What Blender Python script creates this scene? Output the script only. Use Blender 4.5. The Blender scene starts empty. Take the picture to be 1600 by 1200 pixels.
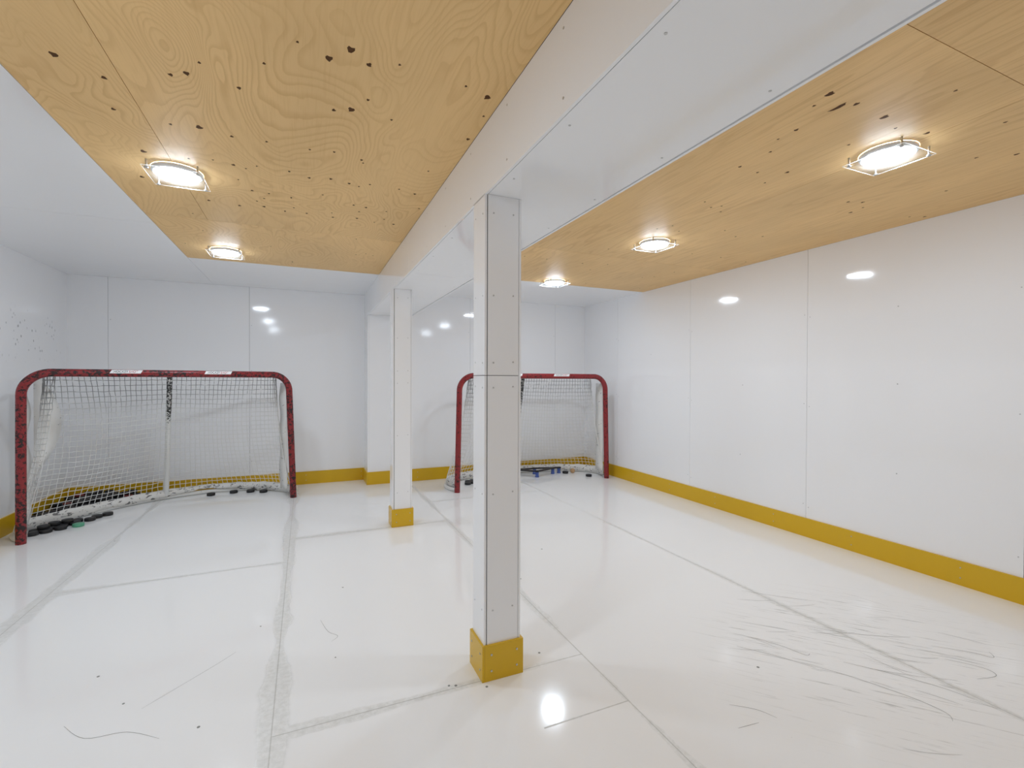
import bpy, bmesh, math, random
from mathutils import Vector, Matrix, Euler

C = bpy.context.scene.collection
PI = math.pi
R = math.radians
rnd = random.Random(7)

# ---------------------------------------------------------------- room measurements (metres)
XL, XR = -2.12, 3.566            # side walls
XB1, XB2 = 0.656, 1.140          # boxed bulkhead
YB1, YB2 = 5.943, 5.623          # back wall: deep half, shallow half
YF = -1.2                        # wall behind the photographer
ZC, ZB = 2.2235, 1.9506          # ceiling, underside of the bulkhead
XPL, YPE, YPE2 = -0.899, 4.717, 4.399   # plywood edges
KH = 0.1436                      # height of the yellow kick plate
KT = 0.012
CAM_H = 1.21

# ---------------------------------------------------------------- materials
def new_mat(name):
    m = bpy.data.materials.new(name); m.use_nodes = True
    nt = m.node_tree
    b = nt.nodes['Principled BSDF']
    return m, nt, b

class NT:
    """small helper for wiring nodes"""
    def __init__(s, nt): s.nt = nt
    def val(s, sock, v):
        if hasattr(v, 'is_linked') or isinstance(v, bpy.types.NodeSocket): s.nt.links.new(v, sock)
        else: sock.default_value = v
    def math(s, op, a, b=0.0, c=None, clamp=False):
        n = s.nt.nodes.new('ShaderNodeMath'); n.operation = op; n.use_clamp = clamp
        s.val(n.inputs[0], a); s.val(n.inputs[1], b)
        if c is not None: s.val(n.inputs[2], c)
        return n.outputs[0]
    def coords(s, kind='Object'):
        n = s.nt.nodes.new('ShaderNodeTexCoord'); return n.outputs[kind]
    def position(s):
        n = s.nt.nodes.new('ShaderNodeNewGeometry'); return n.outputs['Position']
    def sep(s, v):
        n = s.nt.nodes.new('ShaderNodeSeparateXYZ'); s.nt.links.new(v, n.inputs[0]); return n.outputs
    def mapping(s, v, scale=(1,1,1), rot=(0,0,0), loc=(0,0,0)):
        n = s.nt.nodes.new('ShaderNodeMapping'); s.nt.links.new(v, n.inputs[0])
        s.val(n.inputs['Scale'], scale); s.val(n.inputs['Rotation'], rot); s.val(n.inputs['Location'], loc)
        return n.outputs[0]
    def noise(s, v, scale, detail=3.0, rough=0.5, dist=0.0):
        n = s.nt.nodes.new('ShaderNodeTexNoise'); s.nt.links.new(v, n.inputs['Vector'])
        n.inputs['Scale'].default_value = scale; n.inputs['Detail'].default_value = detail
        n.inputs['Roughness'].default_value = rough; n.inputs['Distortion'].default_value = dist
        return n.outputs['Fac']
    def smooth(s, v, a, b, lo=0.0, hi=1.0):
        n = s.nt.nodes.new('ShaderNodeMapRange'); n.interpolation_type = 'SMOOTHSTEP'
        s.val(n.inputs['Value'], v); n.inputs['From Min'].default_value = a; n.inputs['From Max'].default_value = b
        n.inputs['To Min'].default_value = lo; n.inputs['To Max'].default_value = hi
        return n.outputs[0]
    def mix(s, f, a, b):
        n = s.nt.nodes.new('ShaderNodeMix'); n.data_type = 'RGBA'
        s.val(n.inputs[0], f); s.val(n.inputs[6], a); s.val(n.inputs[7], b)
        return n.outputs[2]
    def bump(s, h, strength, dist=0.01):
        n = s.nt.nodes.new('ShaderNodeBump'); s.val(n.inputs['Height'], h)
        n.inputs['Strength'].default_value = strength; n.inputs['Distance'].default_value = dist
        return n.outputs[0]

def simple(name, col, rough=0.4, metal=0.0, spec=0.5):
    m, nt, b = new_mat(name)
    b.inputs['Base Color'].default_value = (*col, 1); b.inputs['Roughness'].default_value = rough
    b.inputs['Metallic'].default_value = metal; b.inputs['Specular IOR Level'].default_value = spec
    return m

def mat_board(name='white_puckboard', col=(0.90, 0.90, 0.91), rough=0.075, wave=0.02):
    m, nt, b = new_mat(name); n = NT(nt)
    p = n.position()
    b.inputs['Base Color'].default_value = (*col, 1)
    r1 = n.noise(p, 2.5, 3)
    nt.links.new(n.smooth(r1, 0.3, 0.7, rough - 0.02, rough + 0.03), b.inputs['Roughness'])
    h = n.noise(n.mapping(p, (1.0, 1.0, 0.5)), 5.0, 2.0)
    nt.links.new(n.bump(h, wave, 0.02), b.inputs['Normal'])
    b.inputs['Specular IOR Level'].default_value = 0.45
    return m

def mat_scuffed_board(name):
    """puckboard with a cloud of small puck marks (wall beside the goal)"""
    m, nt, b = new_mat(name); n = NT(nt)
    p = n.position(); x, y, z = n.sep(p)
    v = nt.nodes.new('ShaderNodeTexVoronoi'); v.inputs['Scale'].default_value = 22
    nt.links.new(n.mapping(p, (1, 1, 0.75)), v.inputs['Vector'])
    spot = n.smooth(v.outputs['Distance'], 0.13, 0.24, 1, 0)
    keep = n.smooth(n.noise(p, 9, 4, 0.7), 0.34, 0.46)
    dy = n.math('ABSOLUTE', n.math('SUBTRACT', y, 5.22)); dz = n.math('ABSOLUTE', n.math('SUBTRACT', z, 1.57))
    blob = n.math('MULTIPLY', n.smooth(dy, 0.3, 0.75, 1, 0), n.smooth(dz, 0.06, 0.26, 1, 0))
    f = n.math('MULTIPLY', n.math('MULTIPLY', spot, keep), blob)
    f = n.math('MULTIPLY', f, 0.55)
    nt.links.new(n.mix(f, (0.90, 0.90, 0.91, 1), (0.12, 0.12, 0.12, 1)), b.inputs['Base Color'])
    b.inputs['Roughness'].default_value = 0.09; b.inputs['Specular IOR Level'].default_value = 0.45
    return m

def mat_floor():
    m, nt, b = new_mat('white_skating_tile'); n = NT(nt)
    p = n.position(); x, y, z = n.sep(p)
    wob = n.noise(p, 0.9, 3); wob2 = n.noise(p, 6.0, 4, 0.65)
    fine = n.noise(p, 45.0, 4, 0.7)
    line_tot = None; smear_tot = None
    def seam(d, inside, width_gain):
        nonlocal line_tot, smear_tot
        line = n.smooth(d, 0.0012, 0.0030, 1, 0)
        wdt = n.math('MULTIPLY', n.smooth(wob, 0.30, 0.62), width_gain)
        wdt = n.math('ADD', wdt, n.math('MULTIPLY', n.math('SUBTRACT', wob2, 0.5), 0.05))
        sm = n.math('SUBTRACT', 1.0, n.math('DIVIDE', d, n.math('MAXIMUM', wdt, 0.004)), clamp=True)
        sm = n.smooth(sm, 0.0, 0.35)
        if inside is not None:
            line = n.math('MULTIPLY', line, inside); sm = n.math('MULTIPLY', sm, inside)
        line_tot = line if line_tot is None else n.math('MAXIMUM', line_tot, line)
        smear_tot = sm if smear_tot is None else n.math('MAXIMUM', smear_tot, sm)
    for xs, g in ((-1.315, 0.07), (-0.106, 0.07), (1.118, 0.04), (2.352, 0.028)):
        seam(n.math('ABSOLUTE', n.math('SUBTRACT', x, xs)), None, g)
    def rng(a, c):
        return n.math('MULTIPLY', n.math('GREATER_THAN', x, a), n.math('LESS_THAN', x, c))
    for ys, a, c, g in ((3.452, -1.315, -0.106, 0.06), (1.778, -0.106, 1.118, 0.04), (3.93, -0.106, 1.118, 0.06),  # band at the far post: tile seam plus soft shadow painted in
                        (1.448, 0.76, 1.118, 0.01), (0.3, 1.118, 2.352, 0.04), (4.6, 1.118, 2.352, 0.03)):
        seam(n.math('ABSOLUTE', n.math('SUBTRACT', y, ys)), rng(a, c), g)
    # rubber streaks where pucks are shot
    blob_d = n.math('ADD', n.math('POWER', n.math('DIVIDE', n.math('SUBTRACT', x, 2.35), 0.85), 2.0),
                    n.math('POWER', n.math('DIVIDE', n.math('SUBTRACT', y, 1.30), 0.62), 2.0))
    blob = n.smooth(blob_d, 0.15, 1.3, 1, 0)
    st = n.noise(n.mapping(n.mapping(p, rot=(0, 0, R(48))), (2.6, 52.0, 1.0)), 1.5, 5, 0.7, 0.5)
    streak = n.math('MULTIPLY', n.smooth(st, 0.55, 0.70), blob)
    st2 = n.noise(n.mapping(p, (60.0, 60.0, 1.0)), 1.0, 3, 0.7)
    speck = n.math('MULTIPLY', n.smooth(st2, 0.70, 0.76), n.smooth(n.noise(p, 1.6, 2), 0.45, 0.62))
    base = (0.90, 0.90, 0.895, 1)
    c = n.mix(n.math('MULTIPLY', smear_tot, n.smooth(fine, 0.3, 0.7, 0.20, 0.52)), base, (0.53, 0.53, 0.49, 1))
    c = n.mix(n.math('MULTIPLY', streak, 0.62), c, (0.30, 0.30, 0.28, 1))
    c = n.mix(n.math('MULTIPLY', speck, 0.30), c, (0.35, 0.35, 0.33, 1))
    c = n.mix(n.math('MULTIPLY', line_tot, 0.42), c, (0.28, 0.27, 0.23, 1))
    nt.links.new(c, b.inputs['Base Color'])
    ro = n.math('ADD', n.smooth(n.noise(p, 3.0, 4), 0.3, 0.7, 0.075, 0.115), n.math('MULTIPLY', smear_tot, 0.25))
    nt.links.new(ro, b.inputs['Roughness'])
    nt.links.new(n.bump(n.noise(p, 4.0, 2), 0.012, 0.02), b.inputs['Normal'])
    b.inputs['Specular IOR Level'].default_value = 0.45
    return m

def mat_ply(name, light, dark, wild=True):
    m, nt, b = new_mat(name); n = NT(nt)
    p = n.coords('Object')
    info = nt.nodes.new('ShaderNodeObjectInfo')
    off = nt.nodes.new('ShaderNodeVectorMath'); off.operation = 'MULTIPLY_ADD'
    nt.links.new(info.outputs['Location'], off.inputs[0]); off.inputs[1].default_value = (3.7, 2.3, 1.0)
    nt.links.new(p, off.inputs[2]); q = off.outputs[0]
    if wild:
        field = n.noise(n.mapping(q, (1.0, 0.42, 1.0)), 2.1, 2.0, 0.45, 0.6)
        rings = 40.0
    else:
        field = n.noise(n.mapping(q, (1.0, 0.10, 1.0)), 4.5, 2.0, 0.5, 0.15)
        rings = 16.0
    field = n.math('ADD', field, n.math('MULTIPLY', n.noise(n.mapping(q, (1, 0.5, 1)), 22, 3), 0.012))
    fr = n.math('FRACT', n.math('MULTIPLY', field, rings))
    ring = n.math('MULTIPLY', n.smooth(fr, 0.45, 0.93), n.smooth(fr, 0.93, 1.0, 1, 0))
    ring = n.math('MULTIPLY', ring, n.smooth(n.noise(q, 1.3, 2), 0.3, 0.65, 0.25, 1.0))
    fib = n.noise(n.mapping(q, (1.0, 0.035, 1.0)), 160.0, 3, 0.6)
    broad = n.noise(n.mapping(q, (1.0, 0.35, 1.0)), 1.8, 3)
    c = n.mix(n.smooth(broad, 0.3, 0.7), (*light, 1), tuple(0.88 * v for v in light) + (1,))
    c = n.mix(n.math('MULTIPLY', ring, 0.34 if wild else 0.30), c, (*dark, 1))
    c = n.mix(n.math('MULTIPLY', n.smooth(fib, 0.45, 0.75), 0.16 if wild else 0.28), c, (*dark, 1))
    nt.links.new(c, b.inputs['Base Color'])
    b.inputs['Roughness'].default_value = 0.5
    b.inputs['Specular IOR Level'].default_value = 0.3
    nt.links.new(n.bump(fib, 0.06, 0.004), b.inputs['Normal'])
    return m

def mat_chipped(name, paint, chip, amount, scale=38, upper=None, rough=0.32):
    m, nt, b = new_mat(name); n = NT(nt)
    p = n.coords('Object'); x, y, z = n.sep(p)
    a = n.noise(p, scale, 5, 0.72, 0.4)
    big = n.noise(p, 3.0, 2)
    thr = n.math('SUBTRACT', a, n.smooth(big, 0.3, 0.7, 0.05, -0.035))
    if upper is not None:
        thr = n.math('ADD', thr, n.smooth(z, upper[0], upper[1], -0.2, 0.03))
    f = n.smooth(thr, amount, amount + 0.035)
    nt.links.new(n.mix(f, (*paint, 1), (*chip, 1)), b.inputs['Base Color'])
    nt.links.new(n.smooth(f, 0, 1, rough, 0.6), b.inputs['Roughness'])
    return m

def mat_cord():
    m, nt, b = new_mat('white_net_cord'); n = NT(nt)
    p = n.coords('Object'); x, y, z = n.sep(p)
    # cords mixed darker towards the crossbar, in noisy patches
    dark_top = n.math('MULTIPLY', n.smooth(n.math('ADD', z, n.math('MULTIPLY', n.noise(p, 2.0, 2), 0.25)), 0.92, 1.30), n.smooth(n.noise(p, 18, 3, 0.6), 0.25, 0.5))
    nt.links.new(n.mix(n.math('MULTIPLY', dark_top, 0.85), (0.80, 0.80, 0.78, 1), (0.13, 0.13, 0.13, 1)), b.inputs['Base Color'])
    b.inputs['Roughness'].default_value = 0.7
    return m

def mat_vinyl(name, thr):
    m, nt, b = new_mat(name); n = NT(nt)
    p = n.coords('Object')
    a = n.noise(n.mapping(p, (1, 1, 2.2)), 21, 4, 0.65, 0.8)
    f = n.smooth(a, thr, thr + 0.05)
    g = n.smooth(n.noise(p, 5, 3), 0.4, 0.8, 0, 0.25)
    c = n.mix(g, (0.78, 0.77, 0.74, 1), (0.55, 0.52, 0.47, 1))
    nt.links.new(n.mix(n.math('MULTIPLY', f, 0.85), c, (0.05, 0.05, 0.05, 1)), b.inputs['Base Color'])
    b.inputs['Roughness'].default_value = 0.45
    return m

def mat_rubber(name, col, rough=0.55):
    m, nt, b = new_mat(name); n = NT(nt)
    p = n.coords('Object')
    f = n.smooth(n.noise(p, 60, 4, 0.7), 0.5, 0.8, 0, 0.35)
    nt.links.new(n.mix(f, (*col, 1), tuple(min(1, v * 1.6 + 0.02) for v in col) + (1,)), b.inputs['Base Color'])
    b.inputs['Roughness'].default_value = rough
    return m

def mat_emit(name, strength, col=(0.89, 1.0, 1.15)):
    m, nt, b = new_mat(name)
    b.inputs['Base Color'].default_value = (0.9, 0.9, 0.9, 1)
    b.inputs['Emission Color'].default_value = (*col, 1); b.inputs['Emission Strength'].default_value = strength
    return m

def mat_clear(name, t, g, d):
    """thin clear acrylic sheet, slightly scratched: transparent / glossy / translucent shares"""
    m = bpy.data.materials.new(name); m.use_nodes = True; nt = m.node_tree
    for nd in list(nt.nodes): nt.nodes.remove(nd)
    def new(k): return nt.nodes.new(k)
    out = new('ShaderNodeOutputMaterial'); m1 = new('ShaderNodeMixShader'); m2 = new('ShaderNodeMixShader'); m3 = new('ShaderNodeMixShader')
    tr = new('ShaderNodeBsdfTransparent'); gl = new('ShaderNodeBsdfGlossy'); df = new('ShaderNodeBsdfDiffuse'); tl = new('ShaderNodeBsdfTranslucent')
    tr.inputs['Color'].default_value = (0.97, 0.98, 0.98, 1); gl.inputs['Roughness'].default_value = 0.06
    for q in (df, tl): q.inputs['Color'].default_value = (0.9, 0.9, 0.9, 1)
    m1.inputs[0].default_value = 0.5; m2.inputs[0].default_value = d/(g+d); m3.inputs[0].default_value = 1-t
    nt.links.new(df.outputs[0], m1.inputs[1]); nt.links.new(tl.outputs[0], m1.inputs[2])
    nt.links.new(gl.outputs[0], m2.inputs[1]); nt.links.new(m1.outputs[0], m2.inputs[2])
    nt.links.new(tr.outputs[0], m3.inputs[1]); nt.links.new(m2.outputs[0], m3.inputs[2])
    nt.links.new(m3.outputs[0], out.inputs[0])
    return m

M = dict(
    board=mat_board(), scuffed=mat_scuffed_board('scuffed_puckboard'), gap=simple('shadow_gap', (0.12, 0.12, 0.125), 0.8),
    screw=simple('screw_steel', (0.55, 0.55, 0.55), 0.35, 0.8), floor=mat_floor(),
    ply_wild=mat_ply('rotary_plywood', (0.90, 0.605, 0.275), (0.56, 0.30, 0.095), True),
    ply_straight=mat_ply('straight_plywood', (0.88, 0.59, 0.27), (0.52, 0.285, 0.10), False),
    knot=simple('knot_wood', (0.10, 0.042, 0.012), 0.7, 0, 0.2),
    yellow=mat_board('yellow_kick_board', (0.67, 0.41, 0.008), 0.3, 0.02),
    red=mat_chipped('chipped_red_paint', (0.26, 0.018, 0.022), (0.02, 0.012, 0.012), 0.50),
    red_bright=mat_chipped('chipped_bright_red_paint', (0.26, 0.018, 0.022), (0.02, 0.012, 0.012), 0.56),
    white_tube=mat_chipped('white_tube_paint', (0.74, 0.74, 0.72), (0.04, 0.04, 0.04), 0.66),
    white_post=mat_chipped('chipped_white_post', (0.74, 0.74, 0.72), (0.03, 0.03, 0.03), 0.47, 60, (0.55, 0.95)),
    cord=mat_cord(), vinyl=mat_vinyl('white_vinyl', 0.64), vinyl_torn=mat_vinyl('scuffed_white_vinyl', 0.56),
    sticker=simple('sticker_white', (0.85, 0.85, 0.85), 0.4), ink=simple('ink_black', (0.015, 0.015, 0.015), 0.5),
    ink_red=simple('ink_red', (0.45, 0.02, 0.02), 0.5),
    puck=mat_rubber('black_rubber', (0.014, 0.014, 0.015)), puck_red=mat_rubber('red_rubber', (0.22, 0.035, 0.03)),
    puck_green=mat_rubber('mint_plastic', (0.10, 0.36, 0.22), 0.4),
    ball=mat_rubber('wooden_ball', (0.50, 0.31, 0.16), 0.5),
    blue=simple('blue_plastic', (0.05, 0.10, 0.36), 0.4), blackbar=simple('black_plastic', (0.012, 0.012, 0.016), 0.4),
    lamp=mat_emit('lamp_diffuser', 85.0), ring=simple('white_lamp_trim', (0.8, 0.8, 0.8), 0.4),
    clear=mat_clear('clear_acrylic', 0.94, 0.047, 0.013), edge=mat_clear('acrylic_edge', 0.5, 0.12, 0.38), steel=simple('bolt_steel', (0.55, 0.55, 0.55), 0.3, 0.9),
    rubbermark=simple('rubber_mark', (0.27, 0.27, 0.255), 0.7),
)

# ---------------------------------------------------------------- mesh helpers
class MB:
    def __init__(s): s.v = []; s.f = []; s.m = []; s.sm = []
    def add(s, verts, faces, mi=0, smooth=False):
        o = len(s.v); s.v += [tuple(v) for v in verts]
        for f in faces: s.f.append([i + o for i in f]); s.m.append(mi); s.sm.append(smooth)
    def box(s, a, b, mi=0):
        x0, y0, z0 = a; x1, y1, z1 = b
        v = [(x0,y0,z0),(x1,y0,z0),(x1,y1,z0),(x0,y1,z0),(x0,y0,z1),(x1,y0,z1),(x1,y1,z1),(x0,y1,z1)]
        s.add(v, [(0,3,2,1),(4,5,6,7),(0,1,5,4),(1,2,6,5),(2,3,7,6),(3,0,4,7)], mi)
    def tube(s, pts, r, seg=12, mi=0, cap=True, up=(0,0,1)):
        pts = [Vector(p) for p in pts]; n = len(pts); rings = []
        prev = None
        for i in range(n):
            t = (pts[min(i+1,n-1)] - pts[max(i-1,0)]).normalized()
            if prev is None:
                u = Vector(up)
                if abs(t.dot(u)) > 0.95: u = Vector((1,0,0)) if abs(t.x) < 0.9 else Vector((0,1,0))
                a = (u - t * u.dot(t)).normalized()
            else:
                a = (prev - t * prev.dot(t)).normalized()
            prev = a; b = t.cross(a)
            rr = r[i] if isinstance(r, (list, tuple)) else r
            rings.append([pts[i] + a * (rr*math.cos(2*PI*k/seg)) + b * (rr*math.sin(2*PI*k/seg)) for k in range(seg)])
        vs = [v for ring in rings for v in ring]; fs = []
        for i in range(n-1):
            for k in range(seg):
                k2 = (k+1) % seg
                fs.append((i*seg+k, i*seg+k2, (i+1)*seg+k2, (i+1)*seg+k))
        s.add(vs, fs, mi, True)
        if cap:
            s.add(rings[0], [tuple(reversed(range(seg)))], mi); s.add(rings[-1], [tuple(range(seg))], mi)
    def lathe(s, prof, seg=32, mi=0, c=(0,0,0), smooth=True):
        vs = []; fs = []
        for r, z in prof:
            for k in range(seg):
                vs.append((c[0]+r*math.cos(2*PI*k/seg), c[1]+r*math.sin(2*PI*k/seg), c[2]+z))
        for i in range(len(prof)-1):
            for k in range(seg):
                k2 = (k+1) % seg
                fs.append((i*seg+k, i*seg+k2, (i+1)*seg+k2, (i+1)*seg+k))
        s.add(vs, fs, mi, smooth)
    def disc(s, c, r, axis, mi=0, seg=8, ry=None, h=0.0012):
        """a low screw head / knot sitting on a surface; axis is the outward normal"""
        ax = Vector(axis).normalized(); u = Vector((0,0,1)) if abs(ax.z) < 0.9 else Vector((1,0,0))
        a = (u - ax*u.dot(ax)).normalized(); b = ax.cross(a); ry = ry or r; c = Vector(c)
        lo = [c - ax*0.001 + a*(r*math.cos(2*PI*k/seg)) + b*(ry*math.sin(2*PI*k/seg)) for k in range(seg)]
        hi = [v + ax*(h+0.001) for v in lo]
        s.add(lo+hi, [(k,(k+1)%seg,seg+(k+1)%seg,seg+k) for k in range(seg)] + [tuple(range(seg,2*seg))], mi)
    def sheet(s, rows, mi=0, th=0.0, smooth=True):
        """grid of points -> surface"""
        nr, nc = len(rows), len(rows[0]); vs = [p for r_ in rows for p in r_]
        s.add(vs, [(i*nc+j, i*nc+j+1, (i+1)*nc+j+1, (i+1)*nc+j) for i in range(nr-1) for j in range(nc-1)], mi, smooth)
    def build(s, name, mats, parent=None, loc=(0,0,0), fix=True, bevel=0.0):
        me = bpy.data.meshes.new(name); me.from_pydata(s.v, [], s.f)
        if not isinstance(mats, (list, tuple)): mats = [mats]
        for m in mats: me.materials.append(m)
        for p, mi, sm in zip(me.polygons, s.m, s.sm): p.material_index = mi; p.use_smooth = sm
        if fix:
            bm = bmesh.new(); bm.from_mesh(me)
            bmesh.ops.recalc_face_normals(bm, faces=bm.faces)
            bm.to_mesh(me); bm.free()
        me.update()
        o = bpy.data.objects.new(name, me); C.objects.link(o); o.location = loc
        if parent: o.parent = parent
        if bevel:
            md = o.modifiers.new('edge', 'BEVEL'); md.width = bevel; md.segments = 2; md.limit_method = 'ANGLE'
        return o

def tag(o, label=None, cat=None, group=None, kind=None):
    if label: o['label'] = label
    if cat: o['category'] = cat
    if group: o['group'] = group
    if kind: o['kind'] = kind
    return o

def empty(name, loc, rz=0.0):
    o = bpy.data.objects.new(name, None); C.objects.link(o); o.location = loc; o.rotation_euler = (0,0,rz)
    o.empty_display_size = 0.1
    return o

def copy_tree(o, parent=None):
    c = o.copy(); C.objects.link(c)
    if parent: c.parent = parent
    for ch in list(o.children): copy_tree(ch, c)
    return c

def struct(o, label, cat): return tag(o, label, cat, None, 'structure')

# ---------------------------------------------------------------- floor
fl = MB(); fl.box((XL-0.1, YF-0.1, -0.08), (XR+0.1, YB1+0.1, 0.0))
# curved black rubber marks left by pucks and sticks
def mark(pts, w=0.0016):
    w *= 0.75
    P = [Vector((x, y, 0)) for x, y in pts]; fine = []
    for i in range(len(P)-1):
        a = P[max(i-1,0)]; b = P[i]; c = P[i+1]; d = P[min(i+2,len(P)-1)]
        for k in range(6):
            t = k/6.0
            fine.append(0.5*((2*b)+(c-a)*t+(2*a-5*b+4*c-d)*t*t+(3*b-a-3*c+d)*t**3))
    fine.append(P[-1]); rows = [[], []]
    for i, q in enumerate(fine):
        t = (fine[min(i+1,len(fine)-1)] - fine[max(i-1,0)]).normalized(); nrm = Vector((-t.y, t.x, 0))
        ww = w*(0.35+0.65*math.sin(PI*min(1, (i+0.6)/len(fine))))
        rows[0].append(tuple(q+nrm*ww+Vector((0,0,0.0004)))); rows[1].append(tuple(q-nrm*ww+Vector((0,0,0.0004))))
    fl.sheet(rows, 1)
mark([(1.95,1.35),(2.03,1.23),(2.09,1.11),(2.13,1.01),(2.14,0.93),(2.11,0.90)])
mark([(1.92,1.58),(1.99,1.47),(2.02,1.38),(2.05,1.38)])
mark([(2.55,1.12),(2.62,1.02),(2.60,0.97),(2.50,0.99)])
mark([(2.2,1.62),(2.35,1.45),(2.50,1.34),(2.62,1.28)])
mark([(2.62,1.20),(2.72,1.10),(2.76,1.04),(2.80,1.07)])
mark([(2.30,1.95),(2.45,1.80),(2.56,1.70)])
mark([(1.80,1.55),(1.90,1.42),(1.97,1.30)])
mark([(2.12,1.28),(2.22,1.15),(2.30,1.02),(2.33,0.93)])
mark([(1.45,1.28),(1.52,1.22),(1.55,1.16)], 0.0012)
mark([(1.38,1.18),(1.47,1.17)], 0.0012)
mark([(-0.45,1.92),(-0.56,2.0),(-0.68,2.02),(-0.77,2.12)], 0.0012)
mark([(-0.55,2.12),(-0.35,2.32),(-0.28,2.40)], 0.0010)
mark([(0.07,2.55),(0.10,2.42),(0.14,2.36),(0.11,2.32)], 0.0012)
for _ in range(34):
    x0 = rnd.gauss(2.35, 0.36); y0 = rnd.gauss(1.32, 0.28)
    if not (1.5 < x0 < 3.4 and 0.6 < y0 < 2.2): continue
    a = R(-50 + rnd.gauss(0, 16)); L = rnd.uniform(0.05, 0.24); cv = rnd.uniform(-0.25, 0.25)
    pts = []
    for k in range(4):
        t = k/3; pts.append((x0+L*t*math.cos(a+cv*t), y0+L*t*math.sin(a+cv*t)))
    mark(pts, rnd.uniform(0.0006, 0.0012))
for x, y in ((0.52,1.80),(0.545,1.79),(0.655,1.735),(-0.34,1.93),(-0.62,2.18),(0.12,2.18),(-0.77,2.42),(-0.2,2.6),(0.95,1.86),(1.55,3.0),(-1.3,4.4),(1.2,2.6),(1.75,1.4),(0.2,2.9)):
    fl.disc((x, y, 0), rnd.uniform(0.003,0.006), (0,0,1), 1, 7, None, 0.001)
struct(fl.build('floor', [M['floor'], M['rubbermark']]), 'glossy white synthetic ice floor with smudged tile seams', 'floor')

# ---------------------------------------------------------------- walls: panels with narrow gaps over a backing
GAP = 0.0012
def cuts(a, b, seams): return [a] + [s for s in seams if a < s < b] + [b]
def panels_x(mb, x, t, ys, z0, z1, zs=()):
    """panels lying in a plane X = x, thickness t towards +X side sign"""
    zz = cuts(z0, z1, zs)
    for i in range(len(ys)-1):
        for j in range(len(zz)-1):
            g0 = GAP if i > 0 else 0; g1 = GAP if i < len(ys)-2 else 0
            h0 = GAP if j > 0 else 0; h1 = GAP if j < len(zz)-2 else 0
            mb.box((min(x,x+t), ys[i]+g0, zz[j]+h0), (max(x,x+t), ys[i+1]-g1, zz[j+1]-h1))
def panels_y(mb, y, t, xs, z0, z1, zs=()):
    zz = cuts(z0, z1, zs)
    for i in range(len(xs)-1):
        for j in range(len(zz)-1):
            g0 = GAP if i > 0 else 0; g1 = GAP if i < len(xs)-2 else 0
            h0 = GAP if j > 0 else 0; h1 = GAP if j < len(zz)-2 else 0
            mb.box((xs[i]+g0, min(y,y+t), zz[j]+h0), (xs[i+1]-g1, max(y,y+t), zz[j+1]-h1))

BM = [M['board'], M['gap'], M['screw']]
w = MB(); ys = [YF, 0.01, 1.225, 2.442, 3.656, 4.868, YB2]
panels_x(w, XR, 0.02, ys, 0, ZC); w.box((XR+0.018, YF-0.1, 0), (XR+0.1, YB1+0.1, ZC+0.1), 1)
for y in ys[1:-1]:
    for k in range(6):
        z = 0.24 + k*0.36 + 0.03*((k*7) % 3)
        for s in (-0.02, 0.022): w.disc((XR, y+s, z + 0.01*s*50), 0.0035, (-1,0,0), 0 if k % 2 else 2)
for y, z in ((1.83,1.70),(1.83,1.19),(3.03,1.17),(1.2,1.45),(0.62,1.2),(4.25,1.5),(3.05,0.55),(1.83,0.6)): w.disc((XR, y, z), 0.0045, (-1,0,0), 2)
struct(w.build('wall_right', BM), 'long bare white puckboard wall with faint vertical panel seams', 'wall')

w = MB(); ys = [YF, 0.0, 1.22, 2.44, 3.66, 4.70, YB1]
panels_x(w, XL, -0.02, ys, 0, ZC); w.box((XL-0.1, YF-0.1, 0), (XL-0.018, YB1+0.1, ZC+0.1), 1)
struct(w.build('wall_left', [M['scuffed'], M['gap'], M['screw']]), 'short white wall speckled with puck marks beside the puck-filled goal', 'wall')

w = MB()
panels_y(w, YB1, 0.02, [XL-0.02, -1.80, -0.561, XB1], 0, ZC); w.box((XL-0.1, YB1+0.018, 0), (XB1+0.05, YB1+0.1, ZC+0.1), 1)
panels_x(w, XB1, 0.02, [YB2, YB1+0.02], 0, ZC)
panels_y(w, YB2, 0.02, [XB1+0.0205, 1.889, 3.097, XR+0.02], 0, ZC); w.box((XB1+0.021, YB2+0.018, 0), (XR+0.02, YB2+0.1, ZC+0.1), 1)
for x in (-1.80, -0.561):
    for k in range(4): w.disc((x+0.02, YB1, 0.3+0.5*k), 0.004, (0,-1,0), 2)
for x in (1.889, 3.097):
    for k in range(4): w.disc((x-0.02, YB2, 0.3+0.5*k), 0.004, (0,-1,0), 2)
struct(w.build('wall_back', BM), 'white panelled end wall with a step behind the far post', 'wall')

w = MB(); panels_y(w, YF, -0.02, [XL-0.02, -0.9, 0.32, 1.54, 2.76, XR+0.02], 0, ZC); w.box((XL-0.1, YF-0.1, 0), (XR+0.1, YF-0.018, ZC+0.1), 1)
struct(w.build('wall_front', BM), 'plain white panelled wall opposite the goals', 'wall')

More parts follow.
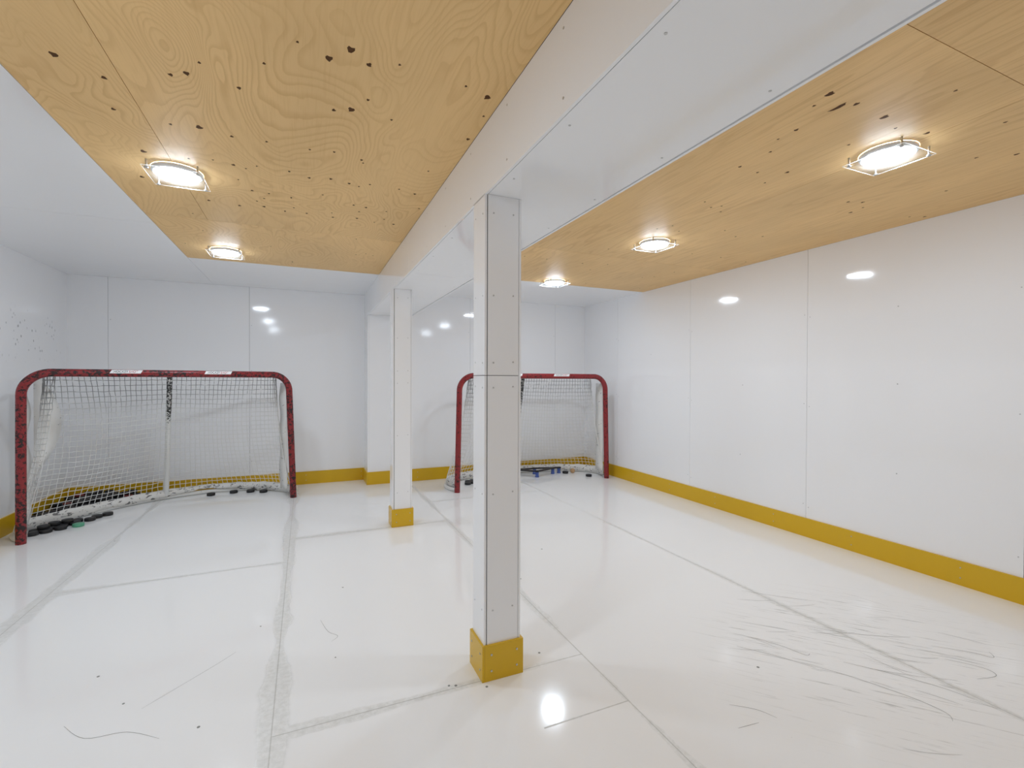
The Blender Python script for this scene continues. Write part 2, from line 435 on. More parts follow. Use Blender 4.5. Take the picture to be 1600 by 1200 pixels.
# ---------------------------------------------------------------- yellow kick plates
YM = [M['yellow'], M['screw']]
def kick_x(name, x, sgn, y0, y1, label):
    k = MB(); k.box((min(x,x+sgn*KT), y0, 0), (max(x,x+sgn*KT), y1, KH))
    y = y0+0.25
    while y < y1-0.1:
        for z in (0.045, 0.105): k.disc((x+sgn*KT, y, z), 0.004, (sgn,0,0), 1)
        y += 0.61
    return struct(k.build(name, YM), label, 'baseboard')
kick_x('baseboard_right', XR, -1, YF, YB2, 'yellow kick plate along the foot of the long bare white wall')
kick_x('baseboard_left', XL, 1, YF, YB1, 'yellow kick plate on the wall beside the puck-filled goal')
k = MB(); k.box((XL+KT, YB1-KT, 0), (XB1, YB1, KH)); k.box((XB1-KT, YB2-KT, 0), (XB1, YB1-KT-0.001, KH)); k.box((XB1+0.001, YB2-KT, 0), (XR-KT, YB2, KH))
for i in range(9):
    x = XL+0.3+0.61*i; y = YB1-KT if x < XB1 else YB2-KT
    for z in (0.045, 0.105): k.disc((x, y, z), 0.004, (0,-1,0), 1)
struct(k.build('baseboard_back', YM), 'yellow kick plate along the end wall behind both goals', 'baseboard')

# ---------------------------------------------------------------- ceiling
c = MB()
def cpanel(x0, y0, x1, y1): c.box((x0+GAP, y0+GAP, ZC), (x1-GAP, y1-GAP, ZC+0.02))
ycut = [YF, -1.1, 1.33, 3.77, YB1]
for a, b in zip(ycut, ycut[1:]): cpanel(XL-0.02, a, XPL, b)
cpanel(XPL, YPE, XB1+0.01, YB1)
cpanel(XB2-0.01, YPE2, XR+0.02, YB2+0.02)
c.box((XL-0.1, YF-0.1, ZC+0.03), (XR+0.1, YB1+0.1, ZC+0.12), 1)
ceil = struct(c.build('ceiling', BM), 'white panel ceiling with two long plywood strips', 'ceiling')
KN = [(-0.02,1.57,1),(0.07,1.61,3),(0.13,1.54,3),(0.19,1.59,2),(0.28,1.55,1),(0.51,1.57,1),(0.6,1.6,3),(0.1,1.91,2),(0.16,1.88,3),(0.31,1.89,1),(0.21,1.79,1),(0.12,2.26,1),(0.02,2.28,1),(0.24,2.29,2),(0.25,2.32,1),(-0.07,2.56,1),(0.02,2.6,2),(0.12,2.57,2),(0.21,2.59,2),(0.31,2.56,1),(0.26,2.61,1),(0.55,2.28,1),(0.65,2.25,1),(0.55,2.59,2),(0.46,2.56,1),(0.09,2.81,1),(-0.07,2.92,1),(-0.18,2.91,1),(-0.21,3.0,1),(-0.22,3.14,2),(-0.06,3.09,1),(0.01,3.16,2),(-0.11,3.17,1),(0.15,3.09,1),(0.16,3.17,2),(0.26,2.9,2),(0.33,2.91,2),(0.3,3.0,1),(0.3,3.13,2),(0.41,3.16,1),(0.46,3.08,1),(0.53,3.15,2),(0.45,2.93,1),(0.62,2.8,1),(0.64,2.92,1),(0.65,2.57,1),(0.63,1.91,2),(0.63,1.72,1),(0.34,3.59,1),(0.38,4.04,1),(0.51,4.02,1),(-0.1,4.52,2),(-0.24,4.06,1),(0.45,3.98,1),(-0.41,1.91,2),(-0.36,1.88,3),(-0.31,1.8,1),(-0.21,1.9,2),(-0.12,1.72,1),(-0.49,2.28,1),(-0.39,2.26,3),(-0.28,2.29,2),(-0.15,2.28,1),(-0.39,2.57,1),(-0.31,2.59,2),(-0.21,2.56,1),(-0.07,2.56,1),(-0.49,2.6,1),(-0.75,2.93,3),(-0.31,2.77,1),(-0.26,2.9,2),(-0.18,2.91,1),(-0.5,3.16,2),(-0.35,3.18,2),(-0.25,3.06,1),(-0.22,3.14,2),(-0.21,3.0,1),(-0.06,3.09,1),(-0.11,3.18,1),(-0.07,2.93,1),(-0.63,3.45,1),(-0.64,3.82,1),(-0.1,4.51,1),(-0.82,4.23,1),(-0.66,2.6,3),(-0.26,2.61,1),(-0.56,3.09,1),(-0.62,2.02,2),(-0.72,1.94,3),(-0.66,2.24,2),(1.7,1.09,3),(1.72,1.16,1),(1.81,1.13,4),(1.85,1.09,2),(2.04,1.1,3),(1.82,1.3,2),(1.82,1.38,1),(1.89,1.47,1),(1.89,1.63,2),(2.02,1.64,1),(2.15,1.58,2),(2.16,1.71,1),(2.35,1.61,1),(2.08,2.03,1),(2.22,2.04,1),(2.18,2.08,1),(2.29,2.11,1),(2.82,1.7,2),(2.9,1.67,2),(2.99,1.72,1),(3.01,1.8,2),(3.42,1.7,1),(3.5,1.66,2),(2.33,1.1,2),(2.17,1.13,1),(1.95,0.79,2),(1.95,0.77,1),(2.08,0.9,1),(2.91,1.04,2),(2.79,1.13,1),(3.13,1.39,1),(2.51,0.93,1),(2.09,0.79,1),(2.14,1.29,1),(2.21,2.43,1),(2.16,2.52,1),(2.33,2.5,1),(2.6,2.36,1),(2.78,2.43,1),(2.95,2.35,1),(3.14,2.89,1),(3.05,3.24,1),(3.45,2.91,1),(2.15,3.06,1),(2.21,3.53,2),(1.86,3.53,1),(2.4,3.7,1),(2.43,3.47,1),(3.05,3.77,1),(3.13,3.69,1),(3.06,3.25,2),(3.17,3.46,1),(3.39,4.23,1),(1.65,3.52,1),(2.69,4.23,1),(2.84,2.9,1)]
KR = {1: 0.0048, 2: 0.0072, 3: 0.0105, 4: 0.008}
def ply(x0, y0, x1, y1, mat, label):
    mb = MB(); cx, cy = (x0+x1)/2, (y0+y1)/2; g = 0.0011
    mb.box((x0-cx+g, y0-cy+g, 0), (x1-cx-g, y1-cy-g, 0.012))
    for kx, ky, s in KN:
        if x0+0.02 < kx < x1-0.02 and y0+0.02 < ky < y1-0.02:
            r = KR[s]*rnd.uniform(0.85, 1.15); ln = (1.25 if mat is M['ply_wild'] else 1.35) * (2.6 if s == 4 else 1)
            mb.disc((kx-cx, ky-cy, 0), r*ln*0.9, (0,0,-1), 1, 10, r, 0.0004) if False else knot(mb, kx-cx, ky-cy, r, r*ln)
    o = mb.build('plywood_sheet', [mat, M['knot']], ceil, (cx, cy, ZC)); o['label'] = label
    return o
def knot(mb, x, y, rx, ry):
    seg = 9; ph = rnd.uniform(0, 6); pts = []
    for k in range(seg):
        a = 2*PI*k/seg; q = 1 + 0.22*math.sin(3*a+ph) + 0.12*math.sin(5*a+2*ph)
        pts.append((x+rx*q*math.cos(a), y+ry*q*math.sin(a)))
    lo = [(px, py, 0.001) for px, py in pts]; hi = [(px, py, -0.0004) for px, py in pts]
    mb.add(lo+hi, [(k,(k+1)%seg,seg+(k+1)%seg,seg+k) for k in range(seg)]+[tuple(range(seg,2*seg))], 1)
xs_l = -0.568
ply(XPL, YF, xs_l, 1.06, M['ply_wild'], 'narrow plywood sheet')
ply(XPL, 1.06, xs_l, 3.552, M['ply_wild'], 'narrow plywood sheet beside the white side ceiling')
ply(xs_l, YF, XB1, 1.10, M['ply_wild'], 'wide plywood sheet')
ply(xs_l, 1.10, XB1, 3.552, M['ply_wild'], 'wide swirly-grained plywood sheet with many knots')
ply(XPL, 3.552, XB1, YPE, M['ply_wild'], 'short plywood sheet above the puck-filled goal')
xs_r = 2.368
for y0, y1 in ((YF, 0.79), (0.79, 3.245)):
    ply(XB2-0.01, y0, xs_r, y1, M['ply_straight'], 'straight-grained plywood sheet beside the bulkhead')
    ply(xs_r, y0, XR, y1, M['ply_straight'], 'straight-grained plywood sheet beside the bare wall')
ply(XB2-0.01, 3.245, XR, YPE2, M['ply_straight'], 'short plywood sheet at the end of the strip')

# ---------------------------------------------------------------- bulkhead
b = MB(); T = 0.010
b.box((XB1+T+0.001, YF, ZB+T+0.003), (XB2-T-0.001, YB2-0.001, ZC-0.002), 1)
for y0, y1 in ((YF, 3.3), (3.3, YB2-0.001)):
    b.box((XB1, y0+0.0006, ZB-0.003), (XB1+T, y1-0.0006, ZC-0.001))
    b.box((XB1+T+0.005, y0+0.0006, ZB), (XB2-T-0.004, y1-0.0006, ZB+T))
    b.box((XB2-T, y0+0.0006, ZB-0.003), (XB2, y1-0.0006, ZC-0.001))
y = 0.35
while y < 5.4:
    for z in (ZB+0.04, ZC-0.04):
        b.disc((XB1, y, z), 0.004, (-1,0,0), 2)
    b.disc((XB1+0.05, y+0.05, ZB), 0.004, (0,0,-1), 2); b.disc((XB2-0.05, y+0.1, ZB), 0.004, (0,0,-1), 2)
    y += 0.40
struct(b.build('bulkhead', BM), 'long white boxed bulkhead hanging between the plywood strips', 'bulkhead')

# ---------------------------------------------------------------- posts
def post(loc, wx, wy, zs, label, seam_label):
    root = empty('support_post', loc)
    tag(root, label, 'post', 'white boxed posts under the bulkhead')
    core = MB(); core.box((0.008, 0.008, 0), (wx-0.008, wy-0.008, ZB-0.0005)); core.build('core', M['gap'], root)
    top = ZB - 0.0008
    def panel(a, bb, ax):
        p = MB()
        zz = [0] + zs + [top]
        for j in range(len(zz)-1):
            p.box((a[0], a[1], zz[j]+(0.0012 if j else 0)), (bb[0], bb[1], zz[j+1]-(0.0012 if j < len(zz)-2 else 0)))
        for z in (0.28, 0.75, 1.18, 1.28, 1.55, 1.88):
            for f in (0.18, 0.82):
                x = a[0]+(bb[0]-a[0])*f; yy = a[1]+(bb[1]-a[1])*f
                if ax[0]: x = a[0] if ax[0] < 0 else bb[0]
                else: yy = a[1] if ax[1] < 0 else bb[1]
                p.disc((x, yy, z + 0.006*(f-0.5)), 0.0035, ax, 1)
        p.build('casing_panel', [M['board'], M['screw']], root)
    t = 0.009
    panel((0, 0.0, 0), (t, wy, 0), (-1,0,0))
    panel((t+0.0045, 0.0, 0), (wx-t-0.002, t, 0), (0,-1,0))
    panel((wx-t, 0.0, 0), (wx, wy, 0), (1,0,0))
    panel((t+0.0022, wy-t, 0), (wx-t-0.001, wy, 0), (0,1,0))
    k = 0.010
    def kick(a, bb, ax):
        p = MB(); p.box((a[0], a[1], 0), (bb[0], bb[1], KH))
        for z in (0.04, 0.105):
            for f in (0.17, 0.83):
                x = a[0]+(bb[0]-a[0])*f; yy = a[1]+(bb[1]-a[1])*f
                if ax[0]: x = a[0] if ax[0] < 0 else bb[0]
                else: yy = a[1] if ax[1] < 0 else bb[1]
                p.disc((x, yy, z), 0.0042, ax, 1, 10, None, 0.002)
        p.build('kick_plate', YM, root)['label'] = 'yellow kick plate'
    kick((-k, -k, 0), (-0.0002, wy+k, 0), (-1,0,0))
    kick((0.0004, -k, 0), (wx+k, -0.0002, 0), (0,-1,0))
    kick((wx+0.0002, 0.0002, 0), (wx+k, wy+k, 0), (1,0,0))
    kick((0.0004, wy+0.0002, 0), (wx-0.0002, wy+k, 0), (0,1,0))
    return root
post((XB1, 1.772, 0), 0.159, 0.135, [1.227], 'tall white boxed post with a screwed yellow foot, standing closest to the camera', '')
post((XB1, 3.925, 0), 0.158, 0.135, [], 'slim-looking white boxed post standing between the two goals', '')

# ---------------------------------------------------------------- ceiling lights
def ceiling_light():
    root = empty('ceiling_light', (0,0,0))
    d = MB(); d.lathe([(0.0, -0.030), (0.045, -0.0295), (0.078, -0.0275), (0.088, -0.026), (0.0915, -0.022), (0.092, -0.015)], 40)
    d.build('diffuser', M['lamp'], root)['label'] = 'glowing round diffuser'
    r = MB(); r.lathe([(0.0925, -0.014), (0.0935, -0.019), (0.099, -0.019), (0.106, -0.012), (0.107, 0.0)], 40)
    r.build('trim_ring', M['ring'], root)
    p = MB(); p.box((-0.118, -0.122, -0.0362), (0.118, 0.122, -0.0335)); p.m = [0, 0, 1, 1, 1, 1]; p.build('cover_plate', [M['clear'], M['edge']], root)['label'] = 'clear square acrylic cover'
    for sx in (-1, 1):
        for sy in (-1, 1):
            s = MB(); s.tube([(sx*0.100, sy*0.104, 0.0), (sx*0.100, sy*0.104, -0.0334)], 0.0045, 10)
            s.lathe([(0.0, -0.0425), (0.006, -0.042), (0.009, -0.0395), (0.009, -0.0377)], 14, 0, (sx*0.100, sy*0.104, 0))
            s.build('mounting_bolt', M['steel'], root)
    return root
LIGHTS = [
    (-0.570, 2.784, 'lit round ceiling light over a plywood seam, one in from the puck-filled goal'),
    (-0.570, 4.331, 'lit round ceiling light near the plywood end above the puck-filled goal'),
    (2.369, 1.262, 'largest-looking lit ceiling light, on plywood between bulkhead and bare wall'),
    (2.354, 2.772, 'middle one of three ceiling lights between bulkhead and bare wall'),
    (2.344, 4.275, 'lit ceiling light at the plywood end, peeking out beside the tall post'),
    (-0.570, 1.250, 'lit round ceiling light over the plywood, outside the picture'),
]
proto = ceiling_light()
for i, (x, y, lab) in enumerate(LIGHTS):
    o = proto if i == 0 else copy_tree(proto)
    o.location = (x, y, ZC-0.0005); tag(o, lab, 'ceiling light', 'round lights under clear square covers')

# ---------------------------------------------------------------- hockey goals
def spline(pts, n):
    """Catmull-Rom resampled to n+1 points of even length"""
    P = [Vector(p) for p in pts]; out = []
    for i in range(len(P)-1):
        a = P[max(i-1,0)]; bb = P[i]; cc = P[i+1]; dd = P[min(i+2,len(P)-1)]
        for k in range(12):
            t = k/12.0
            out.append(0.5*((2*bb)+(cc-a)*t+(2*a-5*bb+4*cc-dd)*t*t+(3*bb-a-3*cc+dd)*t**3))
    out.append(P[-1])
    ln = [0.0]
    for i in range(1, len(out)): ln.append(ln[-1]+(out[i]-out[i-1]).length)
    res = []; j = 0
    for k in range(n+1):
        t = ln[-1]*k/n
        while j < len(ln)-2 and ln[j+1] < t: j += 1
        f = (t-ln[j])/max(1e-9, ln[j+1]-ln[j]); res.append(out[j].lerp(out[j+1], f))
    return res

def sticker(root, x0, x1, ztube, r):
    """white slanted decal wrapped on the upper front of the crossbar, with its lettering"""
    def wrap(x, t, lift):            # t in 0..1 from lower to upper edge
        a = R(-3 + 62*t); rr = r + lift
        return (x, -rr*math.cos(a), ztube + rr*math.sin(a))
    s = MB(); rows = []
    for j in range(7):
        t = j/6; sh = 0.018*(t-0.5)
        rows.append([wrap(x0+(x1-x0)*k/10+sh, t, 0.0012) for k in range(11)])
    s.sheet(rows)
    st = s.build('sticker', M['sticker'], root); st['label'] = 'slanted white sticker with lettering'
    W = (x1-x0); total = 0.0; parts = []
    for txt, mat in (('HOCKEY', M['ink']), ('SHOT', M['ink_red'])):
        cu = bpy.data.curves.new('t', 'FONT'); cu.body = txt; cu.size = 1.0; cu.shear = 0.2; cu.offset = 0.012; cu.resolution_u = 3
        ob = bpy.data.objects.new('t', cu); C.objects.link(ob)
        bpy.context.view_layer.update()
        me = bpy.data.meshes.new_from_object(ob.evaluated_get(bpy.context.evaluated_depsgraph_get()))
        xs = [v.co.x for v in me.vertices]; parts.append((me, min(xs), max(xs), mat)); bpy.data.objects.remove(ob); bpy.data.curves.remove(cu)
    wid = [p[2]-p[1] for p in parts]; tot = sum(wid)+0.06; sc = W*0.80/tot; cur = x0+W*0.08
    for (me, a, bb, mat), wd in zip(parts, wid):
        for v in me.vertices:
            v.co = wrap(cur+(v.co.x-a)*sc, 0.18+0.62*v.co.y/0.73, 0.0018)
        cur += (wd+0.06)*sc
        me.materials.clear(); me.materials.append(mat); me.name = 'lettering'
        o = bpy.data.objects.new('lettering', me); C.objects.link(o); o.parent = st

def goal(loc, rz, bx, tx, base_pts, top_pts, post_foot, stickers, flap, red, label):
    """bx/tx: half widths of the mouth at floor and crossbar (left, right)"""
    g = empty('hockey_goal', loc, rz); tag(g, label, 'hockey goal', 'red hockey goals')
    r = 0.030; zt = 1.253; rc = 0.165
    # red mouth frame
    path = [(-bx[0], 0, 0)]
    xl, xr = -tx[0], tx[1]
    for k in range(1, 8): path.append((-bx[0]+(xl+bx[0])*k/8, 0, (zt-rc)*k/8))
    for k in range(13):
        a = R(180-90*k/12); path.append((xl+rc+rc*math.cos(a), 0, zt-rc+rc*math.sin(a)))
    for k in range(1, 12): path.append((xl+rc+(xr-xl-2*rc)*k/12, 0, zt))
    for k in range(13):
        a = R(90-90*k/12); path.append((xr-rc+rc*math.cos(a), 0, zt-rc+rc*math.sin(a)))
    for k in range(1, 9): path.append((xr+(bx[1]-xr)*k/8, 0, (zt-rc)*(1-k/8)))
    f = MB(); f.tube(path, r, 20, 0, True, (0,1,0)); f.build('mouth_frame', red, g)['label'] = 'red tube posts and crossbar with black chips'
    for x0, x1 in stickers: sticker(g, x0, x1, zt, r)
    B = spline([(x, y, 0) for x, y in base_pts], 70); Tt = spline([(x, y, 0) for x, y in top_pts], 70)
    def half_w(z):
        return tx[0]-0.02-(0 if z < zt-rc else rc-math.sqrt(max(0.0, rc*rc-(z-zt+rc)**2)))
    def keep_in(p, z):
        lim = half_w(z)+0.95*max(0, p.y-0.02)
        return Vector((max(-lim, min(lim, p.x)), p.y, p.z))
    Tt = [keep_in(p, zt) for p in Tt]
    f = MB(); f.tube([(p.x, p.y, 0.021) for p in B], 0.020, 12); f.build('base_frame', M['white_tube'], g)['label'] = 'white floor tube'
    f = MB(); f.tube([(p.x, p.y, zt) for p in Tt], 0.013, 10); f.build('top_frame', M['white_tube'], g)
    bm_ = min(range(71), key=lambda i: abs(B[i].x-post_foot)); tm = min(range(71), key=lambda i: abs(Tt[i].x))
    f = MB(); f.tube([(Tt[tm].x, Tt[tm].y-0.01, zt-0.005), (B[bm_].x, B[bm_].y-0.006, 0.035)], 0.0225, 14)
    f.build('center_post', M['white_post'], g)['label'] = 'white centre post, black chipped near its top'
    # net
    cell = 0.047; L = sum((B[i+1]-B[i]).length for i in range(70)); ncol = int(L/cell); nrow = 27
    Bn = spline([(p.x, p.y, 0) for p in B], ncol); Tn = spline([(p.x, p.y, 0) for p in Tt], ncol)
    z_hi, z_lo = zt-0.012, 0.055
    cen = Vector((0, 0.25, 0))
    def S(i, j):
        w_ = j/nrow; t = Tn[i].lerp(Bn[i], w_)
        belly = math.sin(PI*w_)
        u = abs(2*i/ncol-1)
        side = max(0, 1-abs(u-0.50)/0.28)
        d = (cen-t); d.z = 0
        t = t + d.normalized()*(0.03*belly + 0.05*side*belly)
        h = math.sin(i*12.9898+j*78.233)*43758.5453; h -= math.floor(h)
        h2 = math.sin(i*39.3+j*11.1)*24634.6; h2 -= math.floor(h2)
        z = z_hi+(z_lo-z_hi)*w_ - 0.035*math.sin(PI*u)*math.sin(PI*w_)
        t = keep_in(t, min(z, zt-0.004)) if z > 0.9 else t
        return Vector((t.x+(h-0.5)*0.006, t.y, z+(h2-0.5)*0.006 if 0 < j < nrow else z))
    gr = [[S(i, j) for j in range(nrow+1)] for i in range(ncol+1)]
    f = MB(); cr = 0.0024
    for i in range(ncol+1): f.tube(gr[i], cr, 4, 0, False)
    for j in range(nrow+1): f.tube([gr[i][j] for i in range(ncol+1)], cr, 4, 0, False)
    # roof of the net between crossbar and top frame
    half = tx[0]-rc-0.02; nn = int(2*half/cell)
    roof = []
    for k in range(nn+1):
        x = -half+2*half*k/nn
        y1 = max((p.y for p in Tt if abs(p.x-x) < 0.035), default=0.1)
        roof.append([Vector((x, y1*q/8, zt+0.002-0.012*math.sin(PI*q/8))) for q in range(9)])
    for col in roof: f.tube(col, cr, 4, 0, False)
    for q in range(1, 8): f.tube([col[q] for col in roof], cr, 4, 0, False)
    f.build('net', M['cord'], g, fix=False)['label'] = 'white knotted cord net, darker near the crossbar'
    # skirt along the inside of the base
    s = MB(); rows = [[], [], []]
    for i, p in enumerate(B):
        d = (cen-p); d.z = 0; q = p + d.normalized()*0.027; mid = max(0.0, 1-abs(i-42)/16.0)
        e = 0.012*math.sin(i*0.9)+0.008*math.sin(i*2.1+1)
        fl_ = 0.030 + 0.018*math.sin(i*0.31+0.5) + e*0.6
        rows[0].append((q.x, q.y, max(0.006, fl_*0.5)+0.035*mid)); rows[1].append((q.x+0.3*e, q.y+0.3*e, 0.064+e*0.5)); rows[2].append((p.x+d.normalized().x*0.018, p.y+d.normalized().y*0.018, 0.098+e*0.35))
    s.sheet(rows); o = s.build('skirt', M['vinyl_torn'], g, fix=False); o['label'] = 'scuffed white vinyl skirt'
    md = o.modifiers.new('t', 'SOLIDIFY'); md.thickness = 0.003; md.offset = 0
    # vinyl strips laced along the posts
    for sx in (-1, 1):
        s = MB(); rows = []
        x = sx*(tx[0 if sx < 0 else 1]-0.012)
        for j in range(25):
            z = 0.09+(1.17-0.09)*j/24; wv = 0.012*math.sin(j*0.8+sx)
            rows.append([(x+0.004*math.sin(j), 0.032, z), (x-sx*0.010+wv*0.3, 0.085, z), (x-sx*0.028+wv, 0.145+wv, z)])
        s.sheet(rows); o = s.build('side_strip', M['vinyl'], g, fix=False); o['label'] = 'white vinyl strip laced behind the post'
        md = o.modifiers.new('t', 'SOLIDIFY'); md.thickness = 0.003; md.offset = 0
    if flap:
        s = MB(); rows = []
        for j in range(21):
            t = j/20; z = 1.215-0.83*t
            wdt = 0.02+0.16*math.sin(PI*min(1, t*1.08+0.05))**0.9 if t < 0.95 else 0.01
            wv = 0.008*math.sin(j*1.1)
            rows.append([(-0.895, 0.30, z), (-0.895+0.45*wdt, 0.27+wv+0.3*wdt, z), (-0.895+0.9*wdt, 0.29+0.42*wdt, z-0.01)])
        s.sheet(rows); o = s.build('corner_flap', M['vinyl'], g, fix=False); o['label'] = 'hanging white vinyl corner flap'
        md = o.modifiers.new('t', 'SOLIDIFY'); md.thickness = 0.003; md.offset = 0
    return g, B

top_c = [(-0.80,0.0),(-0.84,0.12),(-0.835,0.24),(-0.78,0.345),(-0.64,0.395),(-0.3,0.40),(0.0,0.40),(0.3,0.40),(0.64,0.395),(0.78,0.345),(0.835,0.24),(0.84,0.12),(0.80,0.0)]
base_l = [(-0.962,0.03),(-1.0,0.12),(-1.0,0.25),(-0.89,0.42),(-0.72,0.53),(-0.55,0.62),(-0.27,0.75),(0.03,0.82),(0.26,0.825),(0.45,0.80),(0.62,0.72),(0.8,0.60),(0.93,0.44),(1.0,0.26),(1.0,0.12),(0.962,0.03)]
gl, BL = goal((-1.006, 4.954, 0), R(22.28), (0.967, 0.968), (0.962, 0.928), base_l, top_c, 0.03, [(-0.463, -0.264), (0.189, 0.399)], True, M['red'],
              'chipped red hockey goal standing askew in the corner, filled with pucks')
base_r = [(-0.955,0.03),(-1.0,0.12),(-1.01,0.28),(-0.93,0.44),(-0.75,0.56),(-0.5,0.66),(-0.2,0.705),(0.0,0.71),(0.2,0.705),(0.5,0.66),(0.75,0.56),(0.93,0.44),(1.01,0.28),(1.0,0.12),(0.955,0.03)]
gr_, BR = goal((2.4513, 4.8686, 0), 0.0, (0.958, 0.958), (0.935, 0.932), base_r, [(x*0.90, y) for x, y in top_c], 0.0, [(-0.409, -0.204), (0.204, 0.409)], False, M['red_bright'],
              'red hockey goal square to the end wall, half hidden by the tall post')

# ---------------------------------------------------------------- pucks
def make_puck(mat):
    p = MB(); p.lathe([(0.0, 0.0), (0.0355, 0.0), (0.0378, 0.0022), (0.0381, 0.0127), (0.0378, 0.0232), (0.0355, 0.0254), (0.0, 0.0254)], 24)
    return p.build('hockey_puck', mat)
pk = {n: make_puck(M[n]) for n in ('puck', 'puck_red', 'puck_green')}
used = set()
def puck(x, y, z=0.0, kind='puck', label='', group=None, tilt=(0,0)):
    o = pk[kind]
    if kind in used: o = o.copy(); C.objects.link(o)
    used.add(kind); o.location = (x, y, z); o.rotation_euler = (tilt[0], tilt[1], rnd.uniform(0, 6))
    for key in ('label', 'group'):
        if key in o: del o[key]
    tag(o, label, 'puck', group); return o

HEAP_G = 'pucks heaped behind the netting of the askew goal'
HEAP = 'black puck in the heap seen through the netting of the askew puck-filled goal'
def in_gap(x, y):
    # between the goal's base and the two walls
    if not (XL+KT+0.042 < x and y < YB1-KT-0.042): return False
    a = R(22.28); dx, dy = x+1.006, y-4.954
    s_, d_ = dx*math.cos(a)+dy*math.sin(a), -dx*math.sin(a)+dy*math.cos(a)
    best = min((Vector((s_, d_, 0))-p).length for p in BL)
    inside = False; n_ = len(BL)
    for i in range(n_):
        p, q = BL[i], BL[(i+1) % n_]
        if (p.y > d_) != (q.y > d_) and s_ < p.x+(d_-p.y)/(q.y-p.y)*(q.x-p.x): inside = not inside
    return best > 0.066 and d_ > 0.45 and not inside and s_ < 0.15
spots = []
for layer in range(4):
    for iy in range(12):
        for ix in range(12):
            x = -2.06+0.0815*ix+0.0408*(iy % 2)+0.0408*(layer % 2)*1.0; y = 5.12+0.0708*iy+0.0236*(layer % 2)*2
            if not in_gap(x, y): continue
            if layer and not any(abs(x-sx) < 0.09 and abs(y-sy) < 0.09 and sl == layer-1 for sx, sy, sl in spots): continue
            lim = (1.0, 0.95, 0.72, 0.35)[layer]
            if rnd.random() > lim: continue
            if layer >= 2 and x > -1.5: continue
            spots.append((x, y, layer))
reds = {3, 14, 29, 41}
nred = 0
for i, (x, y, l) in enumerate(spots):
    jx, jy = rnd.uniform(-0.0015, 0.0015), rnd.uniform(-0.0012, 0.0012)
    if l >= 1 and rnd.random() < 0.13:
        puck(x+jx, y+jy, l*0.0262, 'puck_red', 'dark red puck mixed into the black heap behind the netting of the askew goal', 'red pucks in the heap behind the netting')
    else:
        puck(x+jx, y+jy, l*0.0262, 'puck', HEAP, HEAP_G)

CL = 'black puck in the huddle at the foot of the askew goal, against its red post'
CG = 'pucks huddled inside the foot of the askew goal'
puck(-1.862, 4.850, 0, 'puck', 'black puck at the front of the huddle, closest to the chipped red post foot', CG)
puck(-1.792, 4.905, 0, 'puck', 'black puck at the front of the huddle, next along from the red post', CG)
for x, y in ((-1.925, 4.801), (-1.936, 4.880), (-1.873, 4.929), (-1.810, 4.979), (-1.747, 5.028), (-1.885, 5.009), (-1.822, 5.058), (-1.759, 5.108), (-1.678, 5.115), (-1.655, 5.195), (-1.60, 5.255)):
    puck(x, y, 0, 'puck', CL, CG)
for x, y in ((-1.856, 4.972), (-1.890, 4.886), (-1.793, 5.022)):
    puck(x, y, 0.0258, 'puck', 'black puck lying on top of the huddle at the foot of the askew goal', 'pucks on top of the huddle')
puck(-1.700, 4.955, 0, 'puck_green', 'single mint green puck lying at the edge of the black pucks')
puck(-0.895, 5.735, 0, 'puck', 'lone black puck against the white floor tube of the askew goal, beyond its centre post')
UG = 'pucks under the loose skirt of the askew goal'; UL = 'black puck under the loose skirt of the askew goal, by its unscuffed post'
for x, y in ((-0.694, 5.768), (-0.535, 5.742), (-0.408, 5.680)): puck(x, y, 0, 'puck', UL, UG)
puck(3.265, 5.045, 0, 'puck', 'lone black puck on open floor near the red post beside the bare wall')
puck(3.092, 5.33, 0, 'puck', 'black puck between the blue-legged trainer and the tan ball')
for x, y in ((1.72, 5.19), (1.79, 5.23), (1.82, 5.31), (1.755, 5.285)):
    puck(x, y, 0, 'puck', 'black puck under the skirt of the half-hidden goal, glimpsed beside the tall post', 'pucks under the skirt of the half hidden goal')
for n in pk:
    if n not in used: bpy.data.objects.remove(pk[n])

# ---------------------------------------------------------------- ball
b = MB(); prof = [(0.031*math.sin(PI*k/16), 0.031-0.031*math.cos(PI*k/16)) for k in range(17)]
b.lathe(prof, 28)
o = b.build('stickhandling_ball', M['ball'], None, (3.185, 5.305, 0)); tag(o, 'small tan ball on the floor inside the half-hidden goal', 'ball')

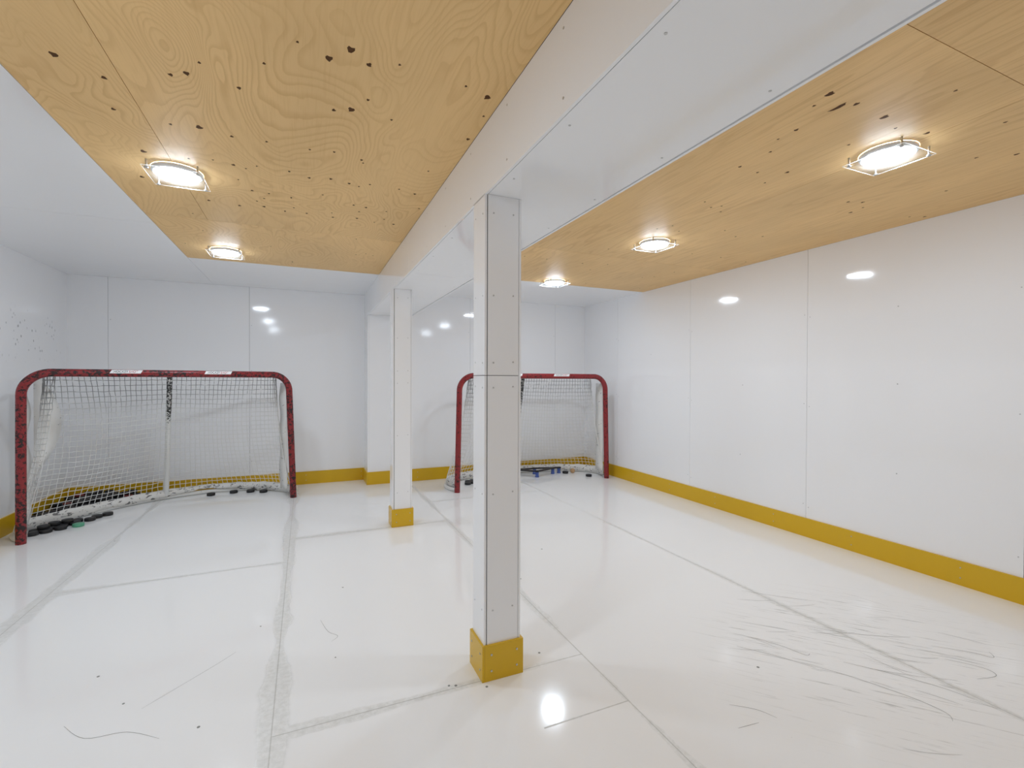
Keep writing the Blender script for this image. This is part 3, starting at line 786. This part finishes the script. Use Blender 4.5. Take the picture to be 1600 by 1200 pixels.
# ---------------------------------------------------------------- stickhandling trainer
tr = empty('stickhandling_trainer', (2.85, 5.35, 0)); tag(tr, 'black bar trainer on blue feet inside the half-hidden goal', 'hockey trainer')
def loc_(x, y): return (x-2.85, y-5.35)
feet = dict(A=(2.645, 5.255), B=(2.925, 5.365), C=(3.02, 5.375), D=(2.43, 5.46), E=(2.70, 5.44))
for n_, (x, y) in feet.items():
    lx, ly = loc_(x, y); m_ = MB()
    m_.lathe([(0.0, 0.0), (0.023, 0.0), (0.025, 0.003), (0.025, 0.010), (0.021, 0.013), (0.021, 0.054), (0.0225, 0.056), (0.0225, 0.062), (0.0, 0.063)], 20, 0, (lx, ly, 0))
    m_.build('foot', M['blue'], tr)['label'] = 'blue plastic foot'
def bar(p, q, z):
    m_ = MB(); a = Vector((*loc_(*feet[p]), z)); bb = Vector((*loc_(*feet[q]), z)); d = (bb-a).normalized(); n_ = Vector((-d.y, d.x, 0))
    a = a-d*0.025; bb = bb+d*0.025; w_ = 0.019; h = 0.008
    vs = []
    for e in (a, bb):
        for sx, sz in ((-1,-1),(1,-1),(1,1),(-1,1)): vs.append(e+n_*w_*sx+Vector((0,0,h*sz)))
    m_.add(vs, [(0,1,2,3),(7,6,5,4),(0,4,5,1),(1,5,6,2),(2,6,7,3),(3,7,4,0)])
    m_.build('bar', M['blackbar'], tr, bevel=0.003)
bar('E', 'C', 0.072); bar('D', 'E', 0.072); bar('D', 'A', 0.0725); bar('A', 'B', 0.0725)

# ---------------------------------------------------------------- camera
cam = bpy.data.cameras.new('camera'); co = bpy.data.objects.new('camera', cam); C.objects.link(co)
cam.sensor_fit = 'HORIZONTAL'; cam.sensor_width = 36.0; cam.lens = 738.74/1600*36.0; cam.clip_start = 0.02
co.location = (0, 0, CAM_H)
yaw, pitch, roll = 0.41259, -0.00898, -0.0031
rot = Matrix.Rotation(-yaw, 3, 'Z') @ Matrix.Rotation(PI/2+pitch, 3, 'X') @ Matrix.Rotation(-roll, 3, 'Z')
co.rotation_euler = rot.to_euler()
bpy.context.scene.camera = co

# ---------------------------------------------------------------- world and view
wd = bpy.data.worlds.new('world'); bpy.context.scene.world = wd; wd.use_nodes = True
wd.node_tree.nodes['Background'].inputs[0].default_value = (0.5, 0.5, 0.5, 1)
wd.node_tree.nodes['Background'].inputs[1].default_value = 0.0
sc = bpy.context.scene
sc.view_settings.view_transform = 'Standard'; sc.view_settings.look = 'None'
sc.view_settings.exposure = 0.38; sc.view_settings.gamma = 1.0; sc.view_settings.use_curve_mapping = False
sc.cycles.max_bounces = 11; sc.cycles.diffuse_bounces = 8; sc.cycles.glossy_bounces = 6; sc.cycles.transparent_max_bounces = 16
sc.cycles.use_denoising = True
sc.cycles.caustics_reflective = False; sc.cycles.caustics_refractive = False
sc.cycles.sample_clamp_indirect = 6.0
